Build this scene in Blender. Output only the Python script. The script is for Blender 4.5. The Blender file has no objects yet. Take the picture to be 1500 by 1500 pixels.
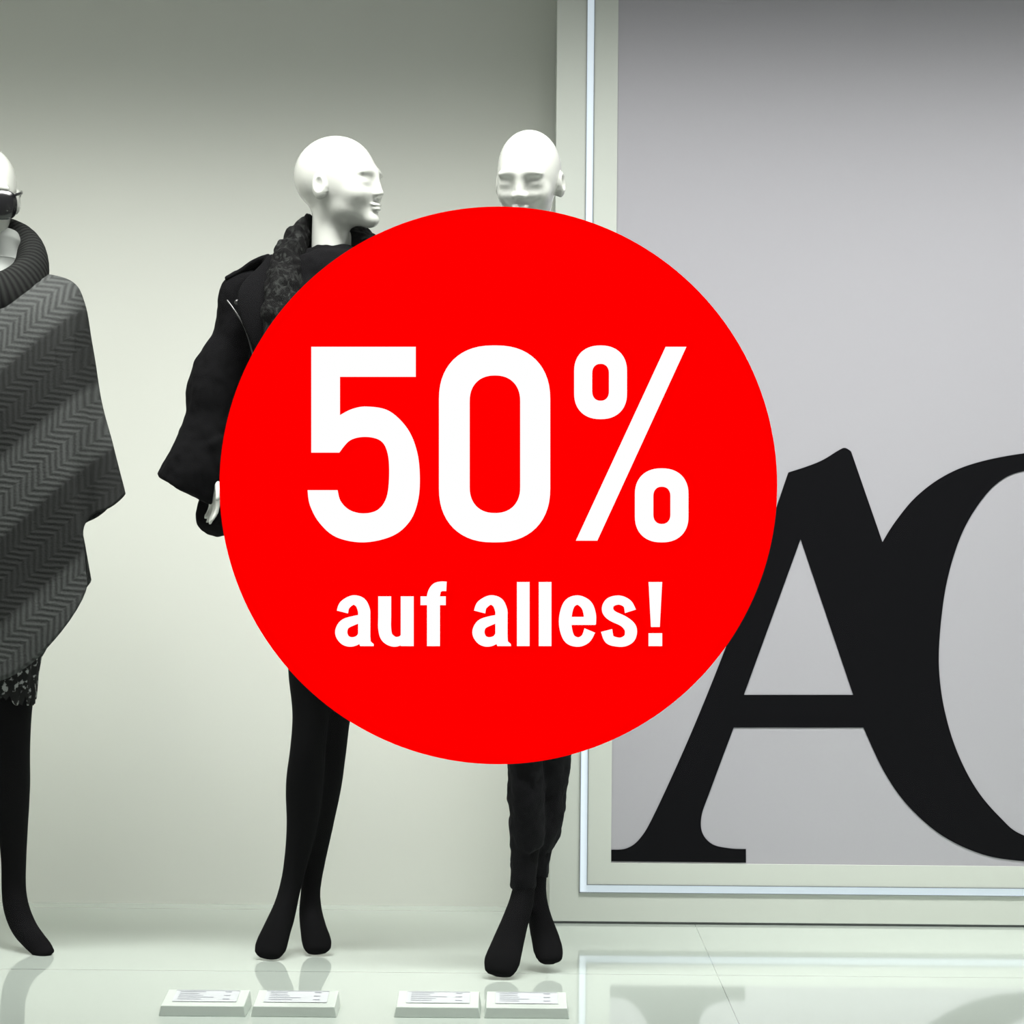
import bpy, math, random, time
import numpy as np
from mathutils import Vector, Matrix, noise
random.seed(4)
F=4000.0; CAMH=0.98; ROLL=math.radians(0.5)
D_WALL=6.78; D_UNIT=6.51; D_GLASS=5.10
sc=bpy.context.scene
sc.view_settings.view_transform='Standard'
sc.view_settings.look='None'

def P(px,py,d):
    dx=px-750; dy=750-py
    x=dx*math.cos(ROLL)-dy*math.sin(ROLL)
    y=dx*math.sin(ROLL)+dy*math.cos(ROLL)
    return Vector((x*d/F,d,CAMH+y*d/F))

# ---------------- materials
def mat(name,col,rough=0.5,metal=0,coat=0,spec=0.5,emis=None,estr=0,noise_amt=0,noise_scale=40,bump=0,bump_scale=200):
    m=bpy.data.materials.new(name); m.use_nodes=True
    nt=m.node_tree; b=nt.nodes['Principled BSDF']
    b.inputs['Base Color'].default_value=(*col,1)
    b.inputs['Roughness'].default_value=rough
    b.inputs['Metallic'].default_value=metal
    b.inputs['Coat Weight'].default_value=coat
    b.inputs['Coat Roughness'].default_value=0.08
    b.inputs['Specular IOR Level'].default_value=spec
    if emis:
        b.inputs['Emission Color'].default_value=(*emis,1); b.inputs['Emission Strength'].default_value=estr
    if noise_amt or bump:
        tc=nt.nodes.new('ShaderNodeTexCoord')
    if noise_amt:
        n=nt.nodes.new('ShaderNodeTexNoise'); n.inputs['Scale'].default_value=noise_scale; n.inputs['Detail'].default_value=4
        nt.links.new(tc.outputs['Object'],n.inputs['Vector'])
        mx=nt.nodes.new('ShaderNodeMix'); mx.data_type='RGBA'
        mx.inputs['A'].default_value=(*[c*(1-noise_amt) for c in col],1)
        mx.inputs['B'].default_value=(*[min(1,c*(1+noise_amt)) for c in col],1)
        nt.links.new(n.outputs['Fac'],mx.inputs['Factor']); nt.links.new(mx.outputs['Result'],b.inputs['Base Color'])
    if bump:
        n2=nt.nodes.new('ShaderNodeTexNoise'); n2.inputs['Scale'].default_value=bump_scale
        nt.links.new(tc.outputs['Object'],n2.inputs['Vector'])
        bp=nt.nodes.new('ShaderNodeBump'); bp.inputs['Strength'].default_value=bump; bp.inputs['Distance'].default_value=0.002
        nt.links.new(n2.outputs['Fac'],bp.inputs['Height']); nt.links.new(bp.outputs['Normal'],b.inputs['Normal'])
    return m
M_wall=mat('wall_paint',(0.73,0.75,0.69),0.45,noise_amt=0.015,noise_scale=2)
M_unit=mat('lightbox_lacquer',(0.55,0.585,0.535),0.4)
M_poster=mat('poster_print',(0.37,0.365,0.395),0.6,noise_amt=0.02,noise_scale=300)
M_ink=mat('poster_black_ink',(0.003,0.003,0.004),0.6,spec=.06)
M_led=mat('led_strip',(0.5,0.55,0.6),0.5,emis=(0.78,0.91,1.0),estr=0.5)
M_alu=mat('aluminium_trim',(0.30,0.33,0.33),0.4,metal=0.6)
M_skin=mat('mannequin_gloss_white',(0.58,0.595,0.55),0.25,coat=0.8)
M_tights=mat('black_tights',(0.0022,0.0022,0.0026),0.9,spec=0.08)
M_jacket=mat('black_wool',(0.003,0.003,0.0034),0.95,spec=0.08,noise_amt=0.4,noise_scale=150,bump=0.4,bump_scale=300)
M_trou=mat('black_trouser_cloth',(0.004,0.004,0.005),0.85,spec=0.12,bump=0.9,bump_scale=120)
M_metal=mat('zip_metal',(0.10,0.10,0.10),0.35,metal=1)
M_black=mat('black_plastic',(0.006,0.006,0.007),0.15,coat=0.25)
M_back=mat('vinyl_white_back',(0.6,0.62,0.58),0.6)
M_red=mat('vinyl_red_glow',(0,0,0),1,spec=0,emis=(1,0,0),estr=1.0)  # sticker is no lamp; its full brightness is emission over black
M_whitev=mat('vinyl_white_glow',(0,0,0),1,spec=0,emis=(1,1,1),estr=1.0)  # lettering brightness also put in as emission, independent of the lamps
M_card=mat('card_acrylic',(0.56,0.62,0.57),0.25)
M_paper=mat('card_paper',(0.50,0.53,0.54),0.6)
M_print=mat('card_print',(0.24,0.25,0.30),0.6)
M_ceil=mat('ceiling_paint',(0.16,0.17,0.16),0.7)
M_fac=mat('facade_stone',(0.3,0.3,0.29),0.8,noise_amt=0.2,noise_scale=8)
M_frame=mat('window_frame_metal',(0.15,0.16,0.16),0.4,metal=0.5)
M_collar=mat('grey_collar_cloth',(0.30,0.32,0.30),0.7)

def nodes(m): return m.node_tree.nodes, m.node_tree.links
M_scarf=mat('scarf_floral',(0.01,0.01,0.01),0.9,spec=0.1)
n,l=nodes(M_scarf)
tc=n.new('ShaderNodeTexCoord'); ns=n.new('ShaderNodeTexNoise'); ns.inputs['Scale'].default_value=55; ns.inputs['Detail'].default_value=3; ns.inputs['Distortion'].default_value=1.6
cr=n.new('ShaderNodeValToRGB'); cr.color_ramp.elements[0].position=.50; cr.color_ramp.elements[0].color=(.003,.003,.003,1)
cr.color_ramp.elements[1].position=.70; cr.color_ramp.elements[1].color=(.026,.028,.026,1)
l.new(tc.outputs['Object'],ns.inputs['Vector']); l.new(ns.outputs['Fac'],cr.inputs['Fac']); l.new(cr.outputs['Color'],n['Principled BSDF'].inputs['Base Color'])
M_skirt=mat('skirt_speckled',(0.01,0.01,0.01),0.85,spec=0.2)
n,l=nodes(M_skirt)
tc=n.new('ShaderNodeTexCoord'); ns=n.new('ShaderNodeTexNoise'); ns.inputs['Scale'].default_value=75; ns.inputs['Detail'].default_value=2
cr=n.new('ShaderNodeValToRGB'); cr.color_ramp.elements[0].position=.56; cr.color_ramp.elements[0].color=(.006,.006,.006,1)
cr.color_ramp.elements[1].position=.64; cr.color_ramp.elements[1].color=(.28,.29,.28,1)
l.new(tc.outputs['Object'],ns.inputs['Vector']); l.new(ns.outputs['Fac'],cr.inputs['Fac']); l.new(cr.outputs['Color'],n['Principled BSDF'].inputs['Base Color'])

def mathn(n,l,op,a,b=None,c=None):
    k=n.new('ShaderNodeMath'); k.operation=op
    for i,v in enumerate((a,b,c)):
        if v is None: continue
        if isinstance(v,(int,float)): k.inputs[i].default_value=v
        else: l.new(v,k.inputs[i])
    return k.outputs[0]
M_poncho=mat('poncho_herringbone_knit',(0.05,0.05,0.05),0.95,spec=0.08)
n,l=nodes(M_poncho)
uv=n.new('ShaderNodeTexCoord'); sp=n.new('ShaderNodeSeparateXYZ'); l.new(uv.outputs['Object'],sp.inputs[0])
X,Z=sp.outputs['X'],sp.outputs['Z']
u=mathn(n,l,'ADD',mathn(n,l,'MULTIPLY',X,0.74),mathn(n,l,'MULTIPLY',Z,0.67))
v=mathn(n,l,'ADD',mathn(n,l,'MULTIPLY',X,0.67),mathn(n,l,'MULTIPLY',Z,-0.74))
bw=0.135
wob=n.new('ShaderNodeTexNoise'); wob.inputs['Scale'].default_value=14; l.new(uv.outputs['Object'],wob.inputs['Vector'])
u=mathn(n,l,'ADD',u,mathn(n,l,'MULTIPLY',wob.outputs['Fac'],.012))
zig=mathn(n,l,'PINGPONG',v,bw/4)
fine=mathn(n,l,'SINE',mathn(n,l,'MULTIPLY',mathn(n,l,'ADD',u,mathn(n,l,'MULTIPLY',zig,0.9)),2*math.pi/0.0165))
grain=n.new('ShaderNodeTexNoise'); grain.inputs['Scale'].default_value=260; grain.inputs['Detail'].default_value=2; l.new(uv.outputs['Object'],grain.inputs['Vector'])
finen=mathn(n,l,'ADD',mathn(n,l,'MULTIPLY_ADD',fine,0.38,0.5),mathn(n,l,'MULTIPLY',mathn(n,l,'SUBTRACT',grain.outputs['Fac'],.5),.9))
band=mathn(n,l,'PINGPONG',v,bw)
bandc=mathn(n,l,'MINIMUM',mathn(n,l,'MAXIMUM',mathn(n,l,'MULTIPLY',mathn(n,l,'SUBTRACT',band,bw*0.47),60),0.0),1.0)
mA=n.new('ShaderNodeMix'); mA.data_type='RGBA'; mA.inputs['A'].default_value=(.018,.019,.018,1); mA.inputs['B'].default_value=(.030,.032,.031,1)
mB=n.new('ShaderNodeMix'); mB.data_type='RGBA'; mB.inputs['A'].default_value=(.034,.036,.035,1); mB.inputs['B'].default_value=(.078,.083,.080,1)
l.new(finen,mA.inputs['Factor']); l.new(finen,mB.inputs['Factor'])
mC=n.new('ShaderNodeMix'); mC.data_type='RGBA'; l.new(bandc,mC.inputs['Factor']); l.new(mA.outputs['Result'],mC.inputs['A']); l.new(mB.outputs['Result'],mC.inputs['B'])
l.new(mC.outputs['Result'],n['Principled BSDF'].inputs['Base Color'])
bp=n.new('ShaderNodeBump'); bp.inputs['Strength'].default_value=.5; bp.inputs['Distance'].default_value=.002; l.new(finen,bp.inputs['Height']); l.new(bp.outputs['Normal'],n['Principled BSDF'].inputs['Normal'])
M_rib=mat('poncho_ribbed_cowl',(0.035,0.036,0.035),0.95,spec=0.08)
n,l=nodes(M_rib)
uvn=n.new('ShaderNodeUVMap'); sp=n.new('ShaderNodeSeparateXYZ'); l.new(uvn.outputs[0],sp.inputs[0])
w=mathn(n,l,'SINE',mathn(n,l,'MULTIPLY',sp.outputs['Y'],2*math.pi/0.011)); wn=mathn(n,l,'MULTIPLY_ADD',w,.5,.5)
mA=n.new('ShaderNodeMix'); mA.data_type='RGBA'; mA.inputs['A'].default_value=(.010,.010,.010,1); mA.inputs['B'].default_value=(.022,.024,.022,1)
l.new(wn,mA.inputs['Factor']); l.new(mA.outputs['Result'],n['Principled BSDF'].inputs['Base Color'])
bp=n.new('ShaderNodeBump'); bp.inputs['Strength'].default_value=.5; bp.inputs['Distance'].default_value=.003; l.new(wn,bp.inputs['Height']); l.new(bp.outputs['Normal'],n['Principled BSDF'].inputs['Normal'])
FA=(0.50,0.565,0.51); FB=(0.30,0.34,0.31)
M_floor=mat('floor_gloss_tile',FA,0.04,spec=1.0,coat=0.4)
n,l=nodes(M_floor)
tc=n.new('ShaderNodeTexCoord'); sp=n.new('ShaderNodeSeparateXYZ'); l.new(tc.outputs['Object'],sp.inputs[0])
def joint(sock,off,period,wd):
    a=mathn(n,l,'PINGPONG',mathn(n,l,'SUBTRACT',sock,off),period/2)
    return mathn(n,l,'LESS_THAN',a,wd)
j=mathn(n,l,'MAXIMUM',joint(sp.outputs['X'],0.445,1.8,0.0010),joint(sp.outputs['Y'],5.80,0.9,0.003))
mA=n.new('ShaderNodeMix'); mA.data_type='RGBA'; mA.inputs['A'].default_value=(*FA,1); mA.inputs['B'].default_value=(*FB,1)
l.new(j,mA.inputs['Factor']); l.new(mA.outputs['Result'],n['Principled BSDF'].inputs['Base Color'])
M_glass=bpy.data.materials.new('shop_glass'); M_glass.use_nodes=True
n,l=nodes(M_glass); n.clear()
o=n.new('ShaderNodeOutputMaterial'); t=n.new('ShaderNodeBsdfTransparent'); g=n.new('ShaderNodeBsdfGlossy'); g.inputs['Roughness'].default_value=0.02
mx=n.new('ShaderNodeMixShader'); mx.inputs[0].default_value=0.004
l.new(t.outputs[0],mx.inputs[1]); l.new(g.outputs[0],mx.inputs[2]); l.new(mx.outputs[0],o.inputs[0])

# ---------------- mesh helpers
def link(ob): sc.collection.objects.link(ob); return ob
def mesh_obj(name,verts,faces,mats,smooth=True,midx=None,uvs=None):
    me=bpy.data.meshes.new(name); me.from_pydata([tuple(v) for v in verts],[],faces)
    for m in (mats if isinstance(mats,list) else [mats]): me.materials.append(m)
    if midx:
        for p,i in zip(me.polygons,midx): p.material_index=i
    if smooth: me.polygons.foreach_set('use_smooth',[True]*len(me.polygons))
    if uvs:
        uvl=me.uv_layers.new(name='UVMap')
        for lp in me.loops: uvl.data[lp.index].uv=uvs[lp.vertex_index]
    me.update()
    return link(bpy.data.objects.new(name,me))
def empty(name,loc):
    e=link(bpy.data.objects.new(name,None)); e.location=loc; e.empty_display_size=.1; return e
def parent(ch,e):
    ch.parent=e; ch.matrix_parent_inverse=Matrix.Translation(-Vector(e.location))
def cr_pt(p0,p1,p2,p3,t):
    return 0.5*((2*p1)+(-p0+p2)*t+(2*p0-5*p1+4*p2-p3)*t*t+(-p0+3*p1-3*p2+p3)*t**3)
def catmull(pts,n,closed=False):
    pts=[np.array(p,float) for p in pts]; N=len(pts); out=[]
    segs=N if closed else N-1
    for i in range(segs):
        if closed: q=[pts[(i+k-1)%N] for k in range(4)]
        else: q=[pts[max(0,i-1)],pts[i],pts[i+1],pts[min(N-1,i+2)]]
        for k in range(n): out.append(cr_pt(*q,k/n))
    if not closed: out.append(pts[-1])
    return out
def tube_geo(ctrl,n=6,seg=24,caps=True,closed=False,ref=(1,0,0),capk=0.6):
    s=catmull(ctrl,n,closed); pos=[Vector(q[:3]) for q in s]
    V=[];Fc=[];UV=[]; N=len(pos); ref=Vector(ref); rings=[]
    length=0
    for i,p in enumerate(pos):
        if closed: T=(pos[(i+1)%N]-pos[i-1]).normalized()
        else: T=(pos[min(N-1,i+1)]-pos[max(0,i-1)]).normalized()
        if i: length+=(p-pos[i-1]).length
        S=(ref-T*ref.dot(T)).normalized(); B=T.cross(S)
        a,b=max(s[i][3],1e-4),max(s[i][4],1e-4)
        rings.append((p,S,B,T,a,b,length))
    if caps and not closed:
        def capr(r,sgn,ck):
            p,S,B,T,a,b,L=r; m=min(a,b); res=[]
            for k in (1,2,3,4):
                th=k/4.3*math.pi/2; res.append((p+T*sgn*m*ck*math.sin(th),S,B,T,a*math.cos(th),b*math.cos(th),L))
            return res
        rings=capr(rings[0],-1,.6)[::-1]+rings+capr(rings[-1],1,capk)
    for (p,S,B,T,a,b,L) in rings:
        for k in range(seg):
            an=2*math.pi*k/seg
            V.append(p+S*a*math.cos(an)+B*b*math.sin(an)); UV.append((k/seg,L))
    R=len(rings)
    for i in range(R if closed else R-1):
        for k in range(seg):
            i2=(i+1)%R; k2=(k+1)%seg
            Fc.append((i*seg+k,i*seg+k2,i2*seg+k2,i2*seg+k))
    if not closed:
        Fc.append(tuple(range(seg-1,-1,-1))); Fc.append(tuple((R-1)*seg+k for k in range(seg)))
    return V,Fc,UV
def join_geo(gs):
    V=[];Fc=[];UV=[]
    for v,f,u in gs:
        o=len(V); V+=list(v); Fc+=[tuple(i+o for i in q) for q in f]; UV+=list(u)
    return V,Fc,UV
def tube(name,ctrl,m,**k):
    V,Fc,UV=tube_geo(ctrl,**k); return mesh_obj(name,V,Fc,m,uvs=UV)
def remeshed(name,geos,m,voxel=0.006,smooth=4,disp=0,dscale=0.08):
    V,Fc,UV=join_geo(geos); ob=mesh_obj(name,V,Fc,m)
    r=ob.modifiers.new('r','REMESH'); r.mode='VOXEL'; r.voxel_size=voxel; r.use_smooth_shade=True
    s=ob.modifiers.new('s','SMOOTH'); s.iterations=smooth; s.factor=.5
    dg=bpy.context.evaluated_depsgraph_get(); me=bpy.data.meshes.new_from_object(ob.evaluated_get(dg)); ob.modifiers.clear()
    ob.data=me
    if not me.materials: me.materials.append(m)
    if disp:
        nv=len(me.vertices); co_=np.empty(nv*3); no_=np.empty(nv*3)
        me.vertices.foreach_get('co',co_); me.vertices.foreach_get('normal',no_)
        co_=co_.reshape(-1,3); no_=no_.reshape(-1,3)
        ds=dscale
        q=np.array([noise.noise((c[0]/ds,c[1]/ds,c[2]/(ds*1.4)))+0.5*noise.noise((c[0]/ds*2.3,c[1]/ds*2.3,c[2]/ds*1.7)) for c in co_.tolist()])
        co_=co_+no_*(q*disp)[:,None]
        me.vertices.foreach_set('co',co_.ravel())
    me.polygons.foreach_set('use_smooth',[True]*len(me.polygons)); me.update()
    return ob
def box_geo(x0,x1,y0,y1,z0,z1):
    V=[(x,y,z) for x in (x0,x1) for y in (y0,y1) for z in (z0,z1)]
    Fc=[(0,1,3,2),(4,6,7,5),(0,4,5,1),(2,3,7,6),(0,2,6,4),(1,5,7,3)]
    return V,Fc,[(0,0)]*8
def box(name,x0,x1,y0,y1,z0,z1,m,bev=0):
    V,Fc,_=box_geo(x0,x1,y0,y1,z0,z1); ob=mesh_obj(name,V,Fc,m,smooth=False)
    if bev:
        b=ob.modifiers.new('b','BEVEL'); b.width=bev; b.segments=2
    return ob
def fill2d(loops):
    cu=bpy.data.curves.new('tmp','CURVE'); cu.dimensions='2D'; cu.fill_mode='BOTH'
    for lp in loops:
        s=cu.splines.new('POLY'); s.points.add(len(lp)-1)
        for i,(x,y) in enumerate(lp): s.points[i].co=(x,y,0,1)
        s.use_cyclic_u=True
    ob=bpy.data.objects.new('tmp',cu)
    me=ob.to_mesh()
    V=[(v.co.x,v.co.y) for v in me.vertices]; Fc=[tuple(p.vertices) for p in me.polygons]
    ob.to_mesh_clear(); bpy.data.objects.remove(ob)
    return V,Fc
def smooth_loop(pts,n=6):
    N=len(pts); sh=[i for i,p in enumerate(pts) if len(p)>2]
    if not sh: return [tuple(q) for q in catmull([p[:2] for p in pts],n,True)]
    out=[]
    for a,b in zip(sh,sh[1:]+[sh[0]+N]):
        run=[pts[i%N][:2] for i in range(a,b+1)]
        if len(run)==2: out.append(tuple(run[0]))
        else: out+= [tuple(q) for q in catmull(run,n)[:-1]]
    return out

# ---------------- camera
cam=bpy.data.cameras.new('camera'); co=link(bpy.data.objects.new('camera',cam))
cam.sensor_width=36; cam.sensor_height=36; cam.lens=36*F/1500
R=Matrix.Rotation(math.radians(90),4,'X')@Matrix.Rotation(ROLL,4,'Z')
co.matrix_world=Matrix.Translation((0,0,CAMH))@R
sc.camera=co

# ---------------- room
XL,XR,ZC=-2.0,2.3,2.9
box('floor',XL,XR,D_GLASS-0.02,D_WALL+0.1,-0.06,0,M_floor)
box('wall_back',XL,XR,D_WALL,D_WALL+0.1,0,ZC,M_wall)
box('wall_left',XL-0.1,XL,D_GLASS,D_WALL+0.1,0,ZC,M_wall)
box('wall_right',XR,XR+0.1,D_GLASS,D_WALL+0.1,0,ZC,M_wall)
box('ceiling',XL-0.1,XR+0.1,D_GLASS-0.05,D_WALL+0.1,ZC,ZC+0.08,M_ceil)
box('wall_facade',XL-0.6,XR+0.6,D_GLASS-0.02,D_GLASS+0.10,-0.5,-0.061,M_fac)
w1=empty('window_1',(0,D_GLASS,0))
g=box('glass_pane',XL,XR,D_GLASS,D_GLASS+0.006,0.0,ZC,M_glass); parent(g,w1)
for nm,a in (('frame_left',(XL-0.08,XL,D_GLASS-0.03,D_GLASS+0.0,-0.05,ZC)),('frame_right',(XR,XR+0.08,D_GLASS-0.03,D_GLASS,-0.05,ZC))):
    parent(box(nm,*a,M_frame,0.004),w1)

# ---------------- light box / poster unit
def ZU(py,d=D_UNIT): return P(1100,py,d).z
def XU(px,d=D_UNIT): return P(px,750,d).x
xu0=XU(810); unit=empty('illuminated_poster_frame',(1.2,D_UNIT+.1,0)); UX1=XR-0.05; UZ1=2.75
ax=XU(853); az=ZU(1310); bx=XU(865.5); bz=ZU(1297); px0=XU(899.5); pz0=ZU(1266)
base=0.006; UB=D_WALL-.002
V,Fc,_=join_geo([box_geo(xu0,ax,D_UNIT,UB,base,UZ1),box_geo(ax,UX1,D_UNIT,UB,base,az)])
parent(mesh_obj('outer_border',V,Fc,M_unit,smooth=False),unit)
parent(box('plinth',xu0+.01,UX1,D_UNIT+.006,UB,0,base,M_frame),unit)
t=0.0022
V,Fc,_=join_geo([box_geo(ax,ax+t,D_UNIT-.004,D_UNIT+.01,az,UZ1),box_geo(bx-t,bx,D_UNIT-.004,D_UNIT+.01,bz-t,UZ1),
  box_geo(ax,UX1,D_UNIT-.004,D_UNIT+.01,az,az+t),box_geo(bx,UX1,D_UNIT-.004,D_UNIT+.01,bz-t,bz)])
parent(mesh_obj('led_channel_trim',V,Fc,M_alu,smooth=False),unit)
V,Fc,_=join_geo([box_geo(ax+t,bx-t,D_UNIT+.002,D_UNIT+.03,az+t,UZ1),box_geo(bx-t,UX1,D_UNIT+.002,D_UNIT+.03,az+t,bz-t)])
parent(mesh_obj('led_strip',V,Fc,M_led,smooth=False),unit)
V,Fc,_=join_geo([box_geo(bx,px0,D_UNIT,UB,bz,UZ1),box_geo(px0,UX1,D_UNIT,UB,bz,pz0)])
parent(mesh_obj('inner_border',V,Fc,M_unit,smooth=False),unit)
parent(box('poster',px0,UX1,D_UNIT+.006,D_UNIT+.02,pz0,UZ1,M_poster),unit)
A=[(1155,692,1),(1180,684),(1205,674),(1228,660),(1238,656),(1247,661,1),(1293,794,1),(1312,764),(1342,728),(1382,698),(1430,678),(1500,664),(1570,660),(1640,668),(1700,690,1),
   (1700,740,1),(1640,700),(1570,682),(1500,690),(1465,705),(1435,737),(1408,785),(1388,850),(1378,920),(1376,980),(1384,1040),(1402,1100),(1430,1155),(1465,1197),(1500,1224),(1580,1244),(1640,1236),(1700,1210,1),
   (1700,1245,1),(1640,1258),(1560,1264),(1500,1262),(1440,1252),(1380,1224),(1330,1180),(1295,1130),(1265,1066,1),(1075,1066,1),(1040,1160),(1028,1195),(1029,1220),(1044,1237),(1070,1243),(1093,1244,1),(1093,1264,1),(895.5,1262,1),(895.5,1245,1),
   (918,1243),(938,1228),(960,1190),(1010,1080),(1060,957),(1110,822)]
hole=[(1173,790,1),(1250,1018,1),(1090,1018,1)]
loops=[]
for lp in (A,hole):
    q=[P(x,y,D_UNIT) for x,y in smooth_loop(lp)]
    loops.append([(v.x,v.z) for v in q])
V2,F2=fill2d(loops)
parent(mesh_obj('poster_letters',[(x,D_UNIT+.0045,z) for x,z in V2],F2,M_ink,smooth=False),unit)

# ---------------- sticker
SV=[];SF=[];SM=[]
def add_flat(loops,y,mi):
    V2,F2=fill2d([[ (P(x,yy,y).x,P(x,yy,y).z) for x,yy in lp] for lp in loops]); o=len(SV)
    SV.extend([(x,y,z) for x,z in V2]); SF.extend([tuple(i+o for i in f) for f in F2]); SM.extend([mi]*len(F2))
circ=[(730+408.5*math.cos(a),711+408.5*math.sin(a)) for a in np.linspace(0,2*math.pi,181)[:-1]]
yr=D_GLASS-.002; yt=D_GLASS-.0028
add_flat([circ],yr,0); add_flat([circ],D_GLASS-.0008,2)
def rrect(x0,x1,y0,y1,r,e=2.25,n=14):
    out=[]
    for cx,cy,a0 in ((x1-r[0],y1-r[1],0),(x0+r[0],y1-r[1],90),(x0+r[0],y0+r[1],180),(x1-r[0],y0+r[1],270)):
        for k in range(n+1):
            a=math.radians(a0+90*k/n); c,s=math.cos(a),math.sin(a)
            out.append((cx+r[0]*math.copysign(abs(c)**(2/e),c),cy+r[1]*math.copysign(abs(s)**(2/e),s)))
    res=[out[0]]
    for p in out[1:]:
        if abs(p[0]-res[-1][0])+abs(p[1]-res[-1][1])>1e-3: res.append(p)
    if abs(res[0][0]-res[-1][0])+abs(res[0][1]-res[-1][1])<1e-3: res.pop()
    return res
five=[(456,508,1),(609,508,1),(609,552,1),(498,552,1),(498,608,1),(516,599),(538,595.5),(570,602),(597,628),(611,662),(615,700),(612,735),(600,764),(575,785),(533,794.5),(493,787),(468,766),(454,740),(450.5,718,1),(494.5,718,1),(499,734),(512,747),(532,752),(553,747),(566,729),(570,698),(568,665),(558,646),(536,640),(513,645),(497,663,1),(456,663,1)]
add_flat([smooth_loop(five)],yt,1)
add_flat([rrect(643,806,506,794.5,(79,79)),rrect(688,762,550,751.5,(36.9,38))],yt,1)
add_flat([rrect(841,918.5,506,614,(38.6,38)),rrect(867.5,892,533,587,(12.2,14))],yt,1)
add_flat([rrect(930,1008.5,686,794.5,(39,38)),rrect(957,982,713,767.5,(12.4,14))],yt,1)
add_flat([[(975,508),(1005.5,508),(875,792),(843.5,792)]],yt,1)
def ribbon(x0,pts,smooth=True):
    c=catmull(pts,6) if smooth else [np.array(p,float) for p in pts]
    o=len(SV)
    for i,p in enumerate(c):
        a=c[max(0,i-1)]; b=c[min(len(c)-1,i+1)]; tx,ty=b[0]-a[0],b[1]-a[1]; h=math.hypot(tx,ty) or 1
        nx,ny=-ty/h,tx/h; w=p[2]/2
        for sg in (1,-1):
            q=P(x0+p[0]+sg*nx*w,946.5-(p[1]+sg*ny*w),yt); SV.append((q.x,yt,q.z))
    for i in range(len(c)-1): SF.append((o+2*i,o+2*i+1,o+2*i+3,o+2*i+2)); SM.append(1)
def g_a(x):
    ribbon(x,[(11.5,50,17),(15,60,16),(27,67.5,14),(38,63.5,17),(43,53,18),(43.5,44,18),(43.5,32,18)])
    ribbon(x,[(43.5,34,18),(43.5,13,18)],False)
    add_flat([[(x+a,946.5-b) for a,b in ((34.5,14),(52.5,14),(53,7),(57.5,3),(57.5,0),(37.5,0),(35,7))]],yt,1)
    ribbon(x,[(42,41,11),(28,37.5,13.5),(14.5,31.5,16),(9.8,20,18),(15,9.5,16),(25,6.2,14),(36,10.5,12),(42,22,10)])
def g_u(x):
    ribbon(x,[(9.5,73,19),(9.5,45,19),(9.5,26,19),(13,13,18),(24,6.5,15),(35,10,12),(41,22,8)]); ribbon(x,[(42.5,73,19),(42.5,0,19)],False)
def g_f(x):
    ribbon(x,[(19,0,19),(19,60,19)],False)
    ribbon(x,[(19,58,19),(19,74,19),(23,84,17),(30,87.5,14.5),(38,87.5,14)]); ribbon(x,[(0,66.5,13),(37,66.5,13)],False)
def g_l(x): ribbon(x,[(9.5,0,18.5),(9.5,94,18.5)],False)
def g_e(x):
    ribbon(x,[(46,23,17),(40,11,15),(28,6,14),(15,13,17),(9.8,36,18.5),(15,60,17),(28,67.5,14),(41,60,17),(46,46,18),(46,32,18)])
    ribbon(x,[(10,37,12),(54,37,12)],False)
def g_s(x):
    ribbon(x,[(43.5,51,17),(39,62,14),(27,67.5,13.5),(14,64,15),(10,54,17),(16,45,16),(34,36,16),(43.5,26,18),(43,14,17),(36,7.5,15),(26,5.8,13.5),(13,10,15),(8.5,23,17)])
def g_x(x):
    q=[(2,94),(22,94),(18.5,28),(5.5,28)]
    add_flat([[(x+a,946.5-b) for a,b in q]],yt,1); add_flat([[(x+a,946.5-b) for a,b in [(2,19),(22,19),(22,0),(2,0)]]],yt,1)
g_a(490);g_u(554);g_f(616);g_a(691);g_l(757);g_l(789);g_e(818);g_s(880);g_x(948)
mesh_obj('sale_sticker',SV,SF,[M_red,M_whitev,M_back],smooth=False,midx=SM)

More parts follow.
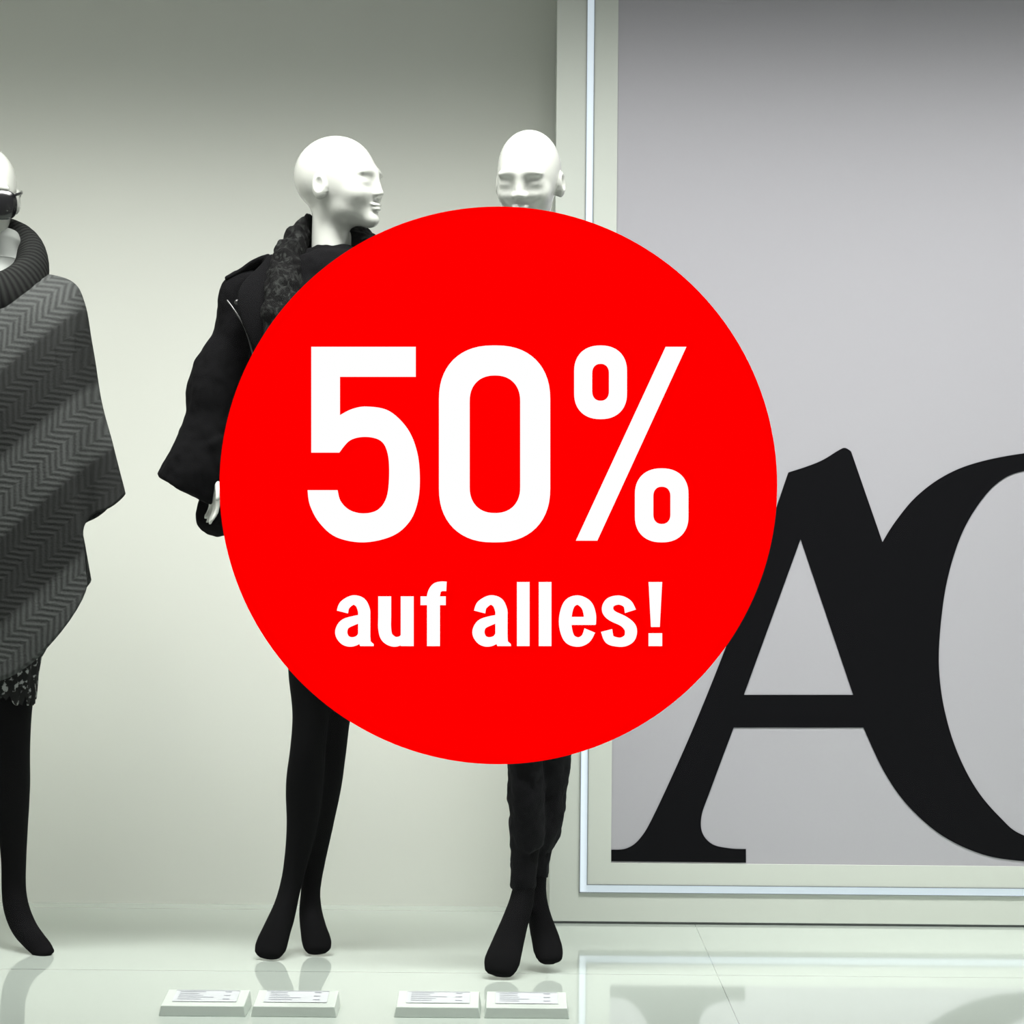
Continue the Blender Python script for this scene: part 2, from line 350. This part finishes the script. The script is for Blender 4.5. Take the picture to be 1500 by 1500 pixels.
# ---------------- heads
def sd_ell(p,c,r):
    q=(p-np.array(c))/np.array(r); k0=np.sqrt((q*q).sum(1)); q/=np.array(r); k1=np.sqrt((q*q).sum(1))+1e-9
    return k0*(k0-1)/k1
def sd_cap(p,a,b,ra,rb):
    a=np.array(a,float);b=np.array(b,float); ba=b-a; h=np.clip(((p-a)@ba)/(ba@ba),0,1)
    q=p-a-h[:,None]*ba
    return np.sqrt((q*q).sum(1))-(ra+(rb-ra)*h)
def smin(a,b,k):
    h=np.clip(.5+.5*(b-a)/k,0,1); return b*(1-h)+a*h-k*h*(1-h)
def smax(a,b,k): return -smin(-a,-b,k)
def head_sdf(p):
    p=p.copy(); p[:,0]=np.abs(p[:,0])
    d=sd_ell(p,(0,.015,.028),(.069,.097,.087))
    d=smin(d,sd_ell(p,(0,-.031,-.020),(.053,.058,.068)),.035)
    d=smin(d,sd_ell(p,(0,-.018,-.056),(.047,.054,.032)),.022)
    d=smin(d,sd_ell(p,(0,-.072,-.083),(.019,.019,.016)),.026)
    d=smin(d,sd_ell(p,(.033,-.058,-.024),(.019,.022,.018)),.024)
    d=smin(d,sd_ell(p,(.022,-.079,.021),(.026,.009,.008)),.022)
    d=smax(d,-sd_ell(p,(.031,-.106,.001),(.017,.018,.011)),.024)
    d=smin(d,sd_ell(p,(.029,-.0700,-.001),(.016,.0130,.008)),.014)
    d=smin(d,sd_cap(p,(0,-.084,.020),(0,-.0990,-.024),.0052,.0072),.014)
    d=smin(d,sd_ell(p,(.008,-.091,-.027),(.007,.009,.006)),.009)
    d=smax(d,-sd_ell(p,(0,-.105,-.0415),(.018,.010,.005)),.012)
    d=smin(d,sd_ell(p,(0,-.0865,-.0505),(.018,.0105,.0048)),.006)
    d=smin(d,sd_ell(p,(0,-.0860,-.0595),(.015,.0105,.0056)),.006)
    d=smin(d,sd_cap(p,(0,.028,-.04),(0,.036,-.25),.040,.046),.022)
    e=sd_ell(p,(.068,.018,-.006),(.012,.018,.029))
    e=smax(e,-sd_ell(p,(.079,.015,-.001),(.008,.010,.017)),.004)
    return smin(d,e,.004)
nth,nph=192,210
th=np.linspace(0,2*np.pi,nth,endpoint=False); ph=np.linspace(-1.45,1.53,nph)
Tm,Pm=np.meshgrid(th,ph); dirs=np.stack([np.cos(Pm)*np.sin(Tm),-np.cos(Pm)*np.cos(Tm),np.sin(Pm)],-1).reshape(-1,3)
r_=np.full(len(dirs),.29); act=np.arange(len(dirs))
for it in range(100):
    dd=head_sdf(dirs[act]*r_[act][:,None]); r_[act]=np.maximum(r_[act]-np.clip(dd,-.02,.06)*.75,.01)
    act=act[np.abs(dd)>1e-5]
    if len(act)==0: break
HV=dirs*r_[:,None]; HF=[]
for i in range(nph-1):
    for k in range(nth):
        k2=(k+1)%nth; HF.append((i*nth+k,i*nth+k2,(i+1)*nth+k2,(i+1)*nth+k))
HF.append(tuple(range(nth-1,-1,-1))); HF.append(tuple((nph-1)*nth+k for k in range(nth)))
def head(name,loc,yaw,pitch,scale,tilt=0):
    Mx=Matrix.Translation(loc)@Matrix.Rotation(tilt,4,'Y')@Matrix.Rotation(yaw,4,'Z')@Matrix.Rotation(pitch,4,'X')@Matrix.Scale(scale,4)
    M3=np.array(Mx)[:3,:3]; V=HV@M3.T+np.array(Mx)[:3,3]
    return mesh_obj(name,V.tolist(),HF,M_skin),Mx

def C(px,py,d,a,b=None):
    q=P(px,py,d); s=d/F
    return (q.x,q.y,q.z,a*s,(b if b is not None else a)*s)
def hand_geo(wrist,Dv,Sv,L=0.17):
    Dv=Vector(Dv).normalized(); Sv=Vector(Sv); Sv=(Sv-Dv*Sv.dot(Dv)).normalized(); Nv=Dv.cross(Sv); w=Vector(wrist); k=L/.17
    gs=[]
    def ct(p,a,b): return (p.x,p.y,p.z,a,b)
    gs.append(tube_geo([ct(w,.021*k,.017*k),ct(w+Dv*.03*k,.028*k,.015*k),ct(w+Dv*.065*k,.036*k,.013*k),ct(w+Dv*.085*k,.034*k,.011*k)],seg=16,ref=Sv))
    for i,(o,ln) in enumerate(((.027,.07),(.009,.08),(-.009,.074),(-.026,.058))):
        b0=w+Dv*.075*k+Sv*o*k; sp=Sv*(o*.12)
        gs.append(tube_geo([ct(b0,.0085*k,.0085*k),ct(b0+(Dv*ln*.45+sp+Nv*.004)*k,.008*k,.008*k),ct(b0+(Dv*ln*.75+sp+Nv*.013)*k,.0075*k,.0075*k),ct(b0+(Dv*ln+sp+Nv*.024)*k,.006*k,.006*k)],n=4,seg=10,ref=Sv))
    b0=w+Dv*.02*k+Sv*.022*k
    gs.append(tube_geo([ct(b0,.012*k,.011*k),ct(b0+(Dv*.03+Sv*.02+Nv*.006)*k,.010*k,.010*k),ct(b0+(Dv*.058+Sv*.028+Nv*.012)*k,.008*k,.008*k)],n=4,seg=10,ref=Sv))
    return gs
def torso_geo(cx,d,dy=0):
    return [tube_geo([C(cx,345+dy,d+.03,28,28),C(cx,385+dy,d+.02,33,32),C(cx,402+dy,d+.01,75,42),C(cx,425+dy,d,108,52),C(cx,480+dy,d,100,68),C(cx,560+dy,d,90,66),C(cx,640+dy,d,78,56),C(cx,720+dy,d,93,64),C(cx,800+dy,d,106,74),C(cx,860+dy,d,96,70)],seg=32)]

# ================= MIDDLE MANNEQUIN
dm=6.05; m2=empty('mannequin.001',P(440,1402,5.98)); m2.location.z=0
legA=[C(462,860,dm,42,46),C(460,930,dm,38,44),C(457,985,dm-.01,35,40),C(455,1045,dm-.02,27,31),C(451,1095,dm-.02,26,30),C(446,1150,dm,27.5,32),C(442,1210,dm+.01,22.5,26),C(433,1265,dm+.01,17.5,20),C(424,1305,dm,16,19),C(415,1338,dm-.02,18,24),C(405,1364,dm-.06,21,20),C(397,1386,dm-.09,24,15),C(392,1399,dm-.11,20,9)]
legB=[C(515,860,dm+.02,42,46),C(510,930,dm+.03,38,44),C(500,985,dm+.03,34,40),C(489,1045,dm+.04,26,31),C(483,1095,dm+.05,25,30),C(474,1150,dm+.06,26.5,32),C(467,1210,dm+.07,21,26),C(460,1265,dm+.07,16,20),C(455,1305,dm+.06,14.5,19),C(455,1335,dm+.04,17,23),C(459,1360,dm+.0,19.5,20),C(464,1380,dm-.03,22,15),C(466,1392,dm-.05,19,9)]
pel=tube_geo([C(487,740,dm,80,60),C(487,800,dm,104,74),C(487,860,dm,96,72),C(487,905,dm,70,55)],seg=28)
parent(remeshed('legs_in_tights',[tube_geo(legA),tube_geo(legB),pel],M_tights,.006,4),m2)
h,Mx=head('head',P(499,273,dm),math.radians(66),math.radians(-3),0.985)
parent(h,m2)
arms=[]
for s in (-1,1):
    cx=487
    X=lambda o: cx+s*o
    arms.append(tube_geo([C(X(118),430,dm,30),C(X(150),500,dm+.01,26),C(X(170),590,dm+.02,22),C(X(174),630,dm,21),C(X(174),690,dm-.05,18),C(X(174),712,dm-.07,13)],seg=18))
    wv=P(X(173),698,dm-.075); arms+=hand_geo(wv,(.03*-s,-.05,-1),(.55*-s,-1,0),.115)
parent(remeshed('torso_and_arms',torso_geo(487,dm)+arms,M_skin,.004,2),m2)
jk=empty('biker_jacket',P(487,600,dm))
gs=[tube_geo([C(487,392,dm+.01,62,46),C(487,404,dm,98,56),C(487,420,dm,132,64),C(487,450,dm,142,74),C(487,520,dm,126,84),C(487,600,dm,112,82),C(487,680,dm,110,80),C(487,770,dm,122,88),C(487,800,dm,124,88)],seg=40)]
for s in (-1,1):
    X=lambda px: 487+s*(487-px)
    gs.append(tube_geo([C(X(372),412,dm,22,30),C(X(352),426,dm,28,40),C(X(349),465,dm,32,44),C(X(344),505,dm,36,46),C(X(327),543,dm-.01,43,48),C(X(318),575,dm-.02,44,48),C(X(313),615,dm-.02,42,48),C(X(301),660,dm-.03,47,50),C(X(288),695,dm-.04,51,52),C(X(277),718,dm-.04,51,50)],seg=28,capk=.08))
    gs.append(tube_geo([C(X(318),650,dm-.03,30,50),C(X(322),690,dm-.03,26,48),C(X(324),712,dm-.03,22,40)],seg=20,capk=.15))
    gs.append(tube_geo([C(X(345),690,dm+.05,24,26),C(X(330),735,dm+.04,36,26),C(X(316),762,dm+.03,32,22),C(X(312),775,dm+.02,22,18)],seg=20,capk=.3))
jb=remeshed('jacket_body',gs,M_jacket,.0045,1,disp=.0045,dscale=.035); parent(jb,jk)
parent(tube('zip',[C(333,440,dm-.085,1.3),C(344,455,dm-.10,1.3),C(355,473,dm-.113,1.3),C(363,492,dm-.12,1.3),C(372,525,dm-.13,1.3)],M_metal,seg=8),jk)
V,Fc,UV=tube_geo([(0,0,0,.007,.007),(0,-.006,0,.006,.006)],seg=20)
q=P(348,443,dm-.10); parent(mesh_obj('snap_button',[Vector(v)+q for v in V],Fc,M_metal),jk)
lap=[]
for s in (-1,1):
    X=lambda px: 487+s*(487-px)
    lap.append(tube_geo([C(X(400),392,dm-.03,10,24),C(X(375),420,dm-.09,22,8),C(X(374),450,dm-.115,26,7),C(X(400),500,dm-.13,30,6),C(X(440),580,dm-.13,18,5)],seg=20))
    lap.append(tube_geo([C(X(332),408,dm-.02,4,18),C(X(362),396,dm-.02,6,20),C(X(395),386,dm-.01,7,22)],seg=14))
parent(remeshed('lapels',lap,M_jacket,.004,2),jk); parent(jk,m2)
def scarf_ring(c,rad,drop,th,wob,ydepth):
    pts=[]
    for k in range(14):
        a=2*math.pi*k/14; sx=math.sin(a); cy=math.cos(a)
        px=c[0]+rad*sx; py=c[1]-drop*cy
        pts.append(C(px,py,dm+.01+ydepth*cy,th*(1+.15*math.sin(3*a+wob)),th*(1.2+.2*math.cos(2*a+wob))))
    return tube_geo(pts,closed=True,seg=20,n=5,ref=(0,0,1))
gs=[scarf_ring((487,390),58,44,22,0,.085),scarf_ring((483,430),70,42,28,1,.110),scarf_ring((480,470),66,30,28,2,.115)]
gs.append(tube_geo([C(437,350,dm+.03,16,22),C(424,375,dm-.01,24,26),C(416,410,dm-.08,28,26),C(412,450,dm-.13,28,22),C(418,500,dm-.16,32,16)],seg=18))
gs.append(tube_geo([C(452,328,dm+.05,9,20),C(440,348,dm+.01,13,22),C(428,385,dm-.04,16,22)],seg=18))
sf=remeshed('scarf',gs,M_scarf,.005,1,disp=.009,dscale=.03); parent(sf,m2)
parent(tube('mini_skirt',[C(487,770,dm,108,80),C(487,830,dm,112,82),C(485,900,dm,98,74),C(483,945,dm,84,70)],M_jacket,seg=36,capk=.1),m2)

# ================= RIGHT MANNEQUIN
dr=5.86; m3=empty('mannequin.002',P(770,1420,5.80)); m3.location.z=0
legA=[C(752,860,dr,42,46),C(758,950,dr,38,44),C(766,1040,dr-.02,29,33),C(770,1115,dr-.03,25,30),C(772,1180,dr-.01,25,30),C(772,1240,dr,19,24),C(769,1285,dr,16,19),C(764,1320,dr-.01,18,22),C(754,1352,dr-.04,20,24),C(743,1385,dr-.08,24,20),C(735,1410,dr-.12,27,15),C(731,1425,dr-.14,22,9)]
legB=[C(812,860,dr+.02,42,46),C(812,950,dr+.03,38,44),C(812,1040,dr+.03,29,33),C(808,1115,dr+.04,24,30),C(800,1180,dr+.05,24,30),C(792,1240,dr+.06,18,24),C(787,1285,dr+.06,14,19),C(786,1320,dr+.05,16,22),C(792,1350,dr+.03,18,22),C(799,1375,dr-.0,21,18),C(804,1395,dr-.03,22,13),C(807,1407,dr-.05,18,8)]
pel=tube_geo([C(780,740,dr,80,60),C(780,800,dr,104,74),C(780,870,dr,96,72),C(780,915,dr,70,55)],seg=28)
parent(remeshed('legs_in_tights',[tube_geo(legA),tube_geo(legB),pel],M_tights,.006,4),m3)
h,Mx3=head('head',P(774,267,dr),math.radians(-13),math.radians(9),0.97); parent(h,m3)
arms=[]
for s in (-1,1):
    X=lambda o: 780+s*o
    arms.append(tube_geo([C(X(112),430,dr,30),C(X(128),500,dr+.01,26),C(X(134),600,dr+.02,22),C(X(132),640,dr,21),C(X(122),740,dr-.06,16),C(X(118),770,dr-.07,14)],seg=18))
    arms+=hand_geo(P(X(118),768,dr-.07),(-.05*s,-.1,-1),(0,-1,0),.16)
parent(remeshed('torso_and_arms',torso_geo(780,dr)+arms,M_skin,.006,2),m3)
gs=[tube_geo([C(780,392,dr+.01,56,44),C(780,404,dr,96,54),C(780,425,dr,124,64),C(780,500,dr,112,80),C(780,600,dr,100,76),C(780,700,dr,108,78),C(780,850,dr,120,88)],seg=36,capk=.1)]
for s in (-1,1):
    X=lambda o: 780+s*o
    gs.append(tube_geo([C(X(105),425,dr,30,36),C(X(118),460,dr,34,40),C(X(130),530,dr,33,38),C(X(135),610,dr,30,34),C(X(128),690,dr-.03,26,30),C(X(122),735,dr-.06,23,26)],seg=24,capk=.1))
parent(remeshed('short_coat',gs,M_jacket,.008,1,disp=.006,dscale=.06),m3)
tr=[tube_geo([C(756,900,dr,44,50),C(760,1000,dr,37,44),C(769,1100,dr-.02,27,34),C(771,1160,dr-.02,27,33),C(772,1210,dr-.01,26,31),C(772,1238,dr,25,28)],seg=24,capk=.2),
    tube_geo([C(812,900,dr+.02,44,50),C(812,1000,dr+.03,37,44),C(809,1100,dr+.03,28,34),C(803,1160,dr+.05,27,33),C(797,1210,dr+.05,26,31),C(791,1234,dr+.06,24,28)],seg=24,capk=.2),
    tube_geo([C(780,830,dr,104,78),C(780,880,dr,98,74),C(780,930,dr,78,60)],seg=28),
    tube_geo([C(769,1236,dr,20,24),C(768,1262,dr,20,24),C(766,1292,dr,19,23),C(765,1300,dr,19,22)],seg=20,capk=.2),
    tube_geo([C(791,1236,dr+.06,17,22),C(790,1262,dr+.06,17,22),C(788,1282,dr+.06,16,21)],seg=20,capk=.2)]
parent(remeshed('trousers',tr,M_trou,.005,1,disp=.005,dscale=.025),m3)

# ================= LEFT MANNEQUIN
dl=6.08; cl=-15
m1=empty('mannequin',P(10,1400,5.98)); m1.location.z=0
legA=[C(28,860,dl,42,46),C(26,950,dl,36,42),C(20,1030,dl,28,32),C(18,1095,dl-.01,26,30),C(18,1150,dl+.01,26,31),C(19,1210,dl+.02,22,26),C(20,1260,dl+.02,18.5,21),C(20,1298,dl+.02,18,19),C(24,1330,dl+.0,19,20),C(35,1358,dl-.03,19,17),C(50,1378,dl-.07,18,13),C(64,1392,dl-.09,16,9),C(72,1396,dl-.10,12,6)]
legB=[C(-58,860,dl,42,46),C(-56,950,dl,36,42),C(-52,1030,dl,28,32),C(-50,1095,dl-.01,26,30),C(-52,1150,dl+.01,26,31),C(-54,1210,dl+.02,22,26),C(-56,1260,dl+.02,17,20),C(-58,1300,dl+.0,17,19),C(-62,1335,dl-.02,18,22),C(-68,1362,dl-.06,20,18),C(-74,1384,dl-.09,22,13),C(-77,1394,dl-.11,18,8)]
pel=tube_geo([C(cl,740,dl,80,60),C(cl,800,dl,104,74),C(cl,870,dl,96,72),C(cl,915,dl,70,55)],seg=28)
parent(remeshed('legs_in_tights',[tube_geo(legA),tube_geo(legB),pel],M_tights,.006,4),m1)
h,Mx1=head('head',P(-21,290,dl),math.radians(12),math.radians(6),0.99); parent(h,m1)
arms=[]
for s in (-1,1):
    X=lambda o: cl+s*o
    arms.append(tube_geo([C(X(104),432,dl,26),C(X(112),500,dl+.01,24),C(X(110),590,dl+.02,21),C(X(100),620,dl,20),C(X(60),660,dl-.08,15)],seg=18))
    arms+=hand_geo(P(X(62),658,dl-.08),(-1*s,-.15,-.5),(0,0,1),.15)
parent(remeshed('torso_and_arms',torso_geo(cl,dl,8)+arms,M_skin,.006,2),m1)
parent(tube('roll_neck_collar',[C(cl,344,dl+.02,42,40),C(cl,357,dl+.015,46,44),C(cl,370,dl+.01,43,42),C(cl,384,dl+.01,49,47),C(cl,398,dl+.005,47,46),C(cl,414,dl,53,51),C(cl,430,dl,57,55)],M_collar,seg=32,caps=False),m1)
cur=[[(50,396,0),(116,410,0),(138,445,0),(149,510,0),(161,590,0),(179,655,0),(200,722,0)],
[(48,400,-.03),(104,418,-.05),(130,460,-.06),(141,530,-.065),(152,610,-.06),(164,690,-.05),(176,744,-.045)],
[(46,403,-.04),(98,424,-.065),(122,470,-.085),(130,545,-.09),(138,625,-.09),(150,700,-.08),(152,757,-.075)],
[(44,405,-.05),(90,430,-.08),(113,480,-.10),(120,560,-.11),(126,640,-.11),(130,710,-.10),(134,778,-.10)],
[(38,412,-.065),(80,442,-.10),(98,500,-.12),(108,600,-.13),(120,690,-.13),(136,780,-.12),(146,838,-.11)],
[(34,416,-.07),(72,448,-.11),(90,515,-.13),(98,620,-.135),(108,720,-.135),(128,800,-.125),(140,866,-.115)],
[(24,424,-.08),(50,462,-.125),(64,545,-.145),(70,655,-.15),(76,760,-.145),(86,860,-.14),(92,938,-.13)],
[(12,430,-.087),(26,474,-.13),(34,555,-.15),(38,668,-.155),(42,780,-.15),(50,880,-.145),(62,972,-.135)],
[(0,432,-.09),(0,478,-.132),(0,560,-.152),(0,672,-.155),(0,785,-.152),(0,890,-.145),(0,1000,-.138)]]
full=[]
N=len(cur)
for i in range(N): full.append([(x,y,dd) for x,y,dd in cur[i]])
for i in range(N-2,-1,-1): full.append([(-x,y,dd) for x,y,dd in cur[i]])
for i in range(1,N): full.append([(-x,y,-dd*.9) for x,y,dd in cur[i]])
for i in range(N-2,0,-1): full.append([(x,y,-dd*.9) for x,y,dd in cur[i]])
cols=[]
for c_ in full:
    cols.append(catmull([tuple(P(cl+x,y,dl+dd)) for x,y,dd in c_],8))
rows=len(cols[0]); V=[];Fc=[]; K=5; rings=[catmull([c[r] for c in cols],K,True) for r in range(rows)]
M_=len(rings[0])
for ri,rg in enumerate(rings):
    for k,v in enumerate(rg):
        v=Vector(v); tt=ri/rows
        fold=math.sin(k/M_*2*math.pi*13+1.5*math.sin(tt*3))*.007*tt+noise.noise(v*7)*.008*tt
        d0=Vector((v.x-P(cl,700,dl).x,v.y-dl,0)); d0.normalize()
        V.append(v+d0*fold)
for r in range(rows-1):
    for k in range(M_): Fc.append((r*M_+k,r*M_+(k+1)%M_,(r+1)*M_+(k+1)%M_,(r+1)*M_+k))
pe=empty('poncho',P(cl,700,dl)); pb=mesh_obj('poncho_body',V,Fc,M_poncho); s=pb.modifiers.new('s','SOLIDIFY'); s.thickness=.006; s.offset=-1; parent(pb,pe)
pts=[]
for k in range(16):
    a=2*math.pi*k/16; sx=math.sin(a); cy=math.cos(a)
    pts.append(C(cl+60*sx,396-42*cy,dl+.01+.09*cy,38,27))
V,Fc,UV=tube_geo(pts,closed=True,seg=28,n=6,ref=(0,0,1)); parent(mesh_obj('cowl_collar',V,Fc,M_rib,uvs=UV),pe); parent(pe,m1)
V=[];Fc=[];seg=90
prof=[(780,92,.10),(860,88,.10),(940,76,.095),(985,68,.09),(1008,66,.088),(1026,65,.087)]
for i,(py,hw,dp) in enumerate(prof):
    for k in range(seg):
        a=2*math.pi*k/seg; jag=(random.random()*16-8 if i==len(prof)-1 else 0)
        fl=1+.03*math.sin(a*16)
        V.append(P(cl+hw*fl*math.cos(a),py+jag,dl+dp*fl*math.sin(a)))
for i in range(len(prof)-1):
    for k in range(seg): Fc.append((i*seg+k,i*seg+(k+1)%seg,(i+1)*seg+(k+1)%seg,(i+1)*seg+k))
sk=mesh_obj('speckled_skirt',V,Fc,M_skirt); s=sk.modifiers.new('s','SOLIDIFY'); s.thickness=.004; parent(sk,m1)
se=empty('sunglasses',Mx1@Vector((0,-.1,0)))
gs=[]
for s in (-1,1):
    V=[];Fc=[];nn=28
    def pt(a,sc_,y):
        c,ss=math.cos(a),math.sin(a); e=2/2.8
        return Vector((s*.035+.031*sc_*math.copysign(abs(c)**e,c),y+.25*(abs(s*.035+.031*sc_*c))**1.6,-.015+.031*sc_*math.copysign(abs(ss)**e,ss)))
    for (q,y) in ((0.0001,-.111),(1,-.110),(1.05,-.106),(1,-.102),(0.0001,-.103)):
        for k in range(nn): V.append(Mx1@pt(2*math.pi*k/nn,q,y))
    for r in range(4):
        for k in range(nn): Fc.append((r*nn+k,r*nn+(k+1)%nn,(r+1)*nn+(k+1)%nn,(r+1)*nn+k))
    gs.append((V,Fc,[(0,0)]*len(V)))
    tp=[Mx1@Vector(q) for q in ((s*.063,-.101,.008),(s*.076,-.075,.012),(s*.079,-.03,.014),(s*.079,.015,.016),(s*.076,.035,.005))]
    gs.append(tube_geo([(q.x,q.y,q.z,.0035,.0025) for q in tp],seg=10,n=4,ref=(0,0,1)))
tp=[Mx1@Vector(q) for q in ((-.010,-.108,.004),(0,-.112,.008),(.010,-.108,.004))]
gs.append(tube_geo([(q.x,q.y,q.z,.003,.003) for q in tp],seg=10,n=4,ref=(0,0,1)))
V,Fc,UV=join_geo(gs); parent(mesh_obj('frame_and_lenses',V,Fc,M_black),se); parent(se,m1)

# ================= price card holders
for i,(pxa,pxb,yb) in enumerate(((232,360,1489),(367,493,1490),(577,704,1491),(709,834,1492))):
    nm='price_card_holder'+('' if i==0 else '.%03d'%i)
    e=empty(nm,(0,0,0)); cy=3920/(yb-750+ (0.0087*( 750-(pxa+pxb)/2)))
    x0=P(pxa,yb,cy).x; x1=P(pxb,yb,cy).x; e.location=((x0+x1)/2,cy+.06,0)
    h0,h1=.020,.030; dp=.125
    V=[(x0,cy,0),(x1,cy,0),(x1+.0,cy+dp,0),(x0,cy+dp,0),(x0+.004,cy+.003,h0),(x1-.004,cy+.003,h0),(x1-.004,cy+dp,h1),(x0+.004,cy+dp,h1)]
    ob=mesh_obj('acrylic_block',V,[(3,2,1,0),(0,1,5,4),(1,2,6,5),(2,3,7,6),(3,0,4,7),(4,5,6,7)],M_card,smooth=False); b=ob.modifiers.new('b','BEVEL'); b.width=.0015; b.segments=2; parent(ob,e)
    def top(u,v,dz): return (x0+u*(x1-x0),cy+v*dp,h0+(h1-h0)*v+dz)
    parent(mesh_obj('card',[top(.13,.25,.001),top(.87,.25,.001),top(.87,.92,.001),top(.13,.92,.001)],[(0,1,2,3)],M_paper,smooth=False),e)
    V=[];Fc=[]
    def strip(u0,u1,v0,v1):
        o=len(V); V.extend([top(u0,v0,.0016),top(u1,v0,.0016),top(u1,v1,.0016),top(u0,v1,.0016)]); Fc.append((o,o+1,o+2,o+3))
    for r in range(5):
        v0=.82-r*.11; strip(.18,.18+random.uniform(.2,.42),v0,v0+.022)
        if r%2==0: strip(.70,.78,v0,v0+.03)
    strip(.13,.87,.905,.925)
    parent(mesh_obj('printed_text',V,Fc,M_print,smooth=False),e)

# ================= lights
def lamp(kind,name,loc,tgt,e,col=(1,1,.97)):
    L=bpy.data.lights.new(name,kind); L.energy=e; L.color=col
    o=link(bpy.data.objects.new(name,L)); o.location=loc
    o.rotation_euler=(Vector(tgt)-Vector(loc)).to_track_quat('-Z','Y').to_euler()
    return L,o
for i,x in enumerate((-1.35,-.55,.25,1.05,1.8)):
    L,o=lamp('SPOT','spot_lamp',(x,5.45,2.80),(x,6.35,.2),9); L.spot_size=math.radians(104); L.spot_blend=1; L.shadow_soft_size=.05
    V,Fc,UV=tube_geo([(x,5.45,2.90,.05,.05),(x,5.45,2.87,.05,.05),(x,5.45,2.835,.05,.05)],seg=24,caps=False)
    mesh_obj('ceiling_spotlight',V,Fc,M_frame)
L,o=lamp('AREA','added_soft_light',(.15,5.45,2.84),(.15,6.05,.3),66); L.shape='RECTANGLE'; L.size=3.9; L.size_y=.35; L.spread=math.radians(90)  # added area light without a fixture, softens shadows and grades the wall
W=bpy.data.worlds.new('world'); sc.world=W; W.use_nodes=True
W.node_tree.nodes['Background'].inputs[0].default_value=(.88,.90,.87,1); W.node_tree.nodes['Background'].inputs[1].default_value=.36
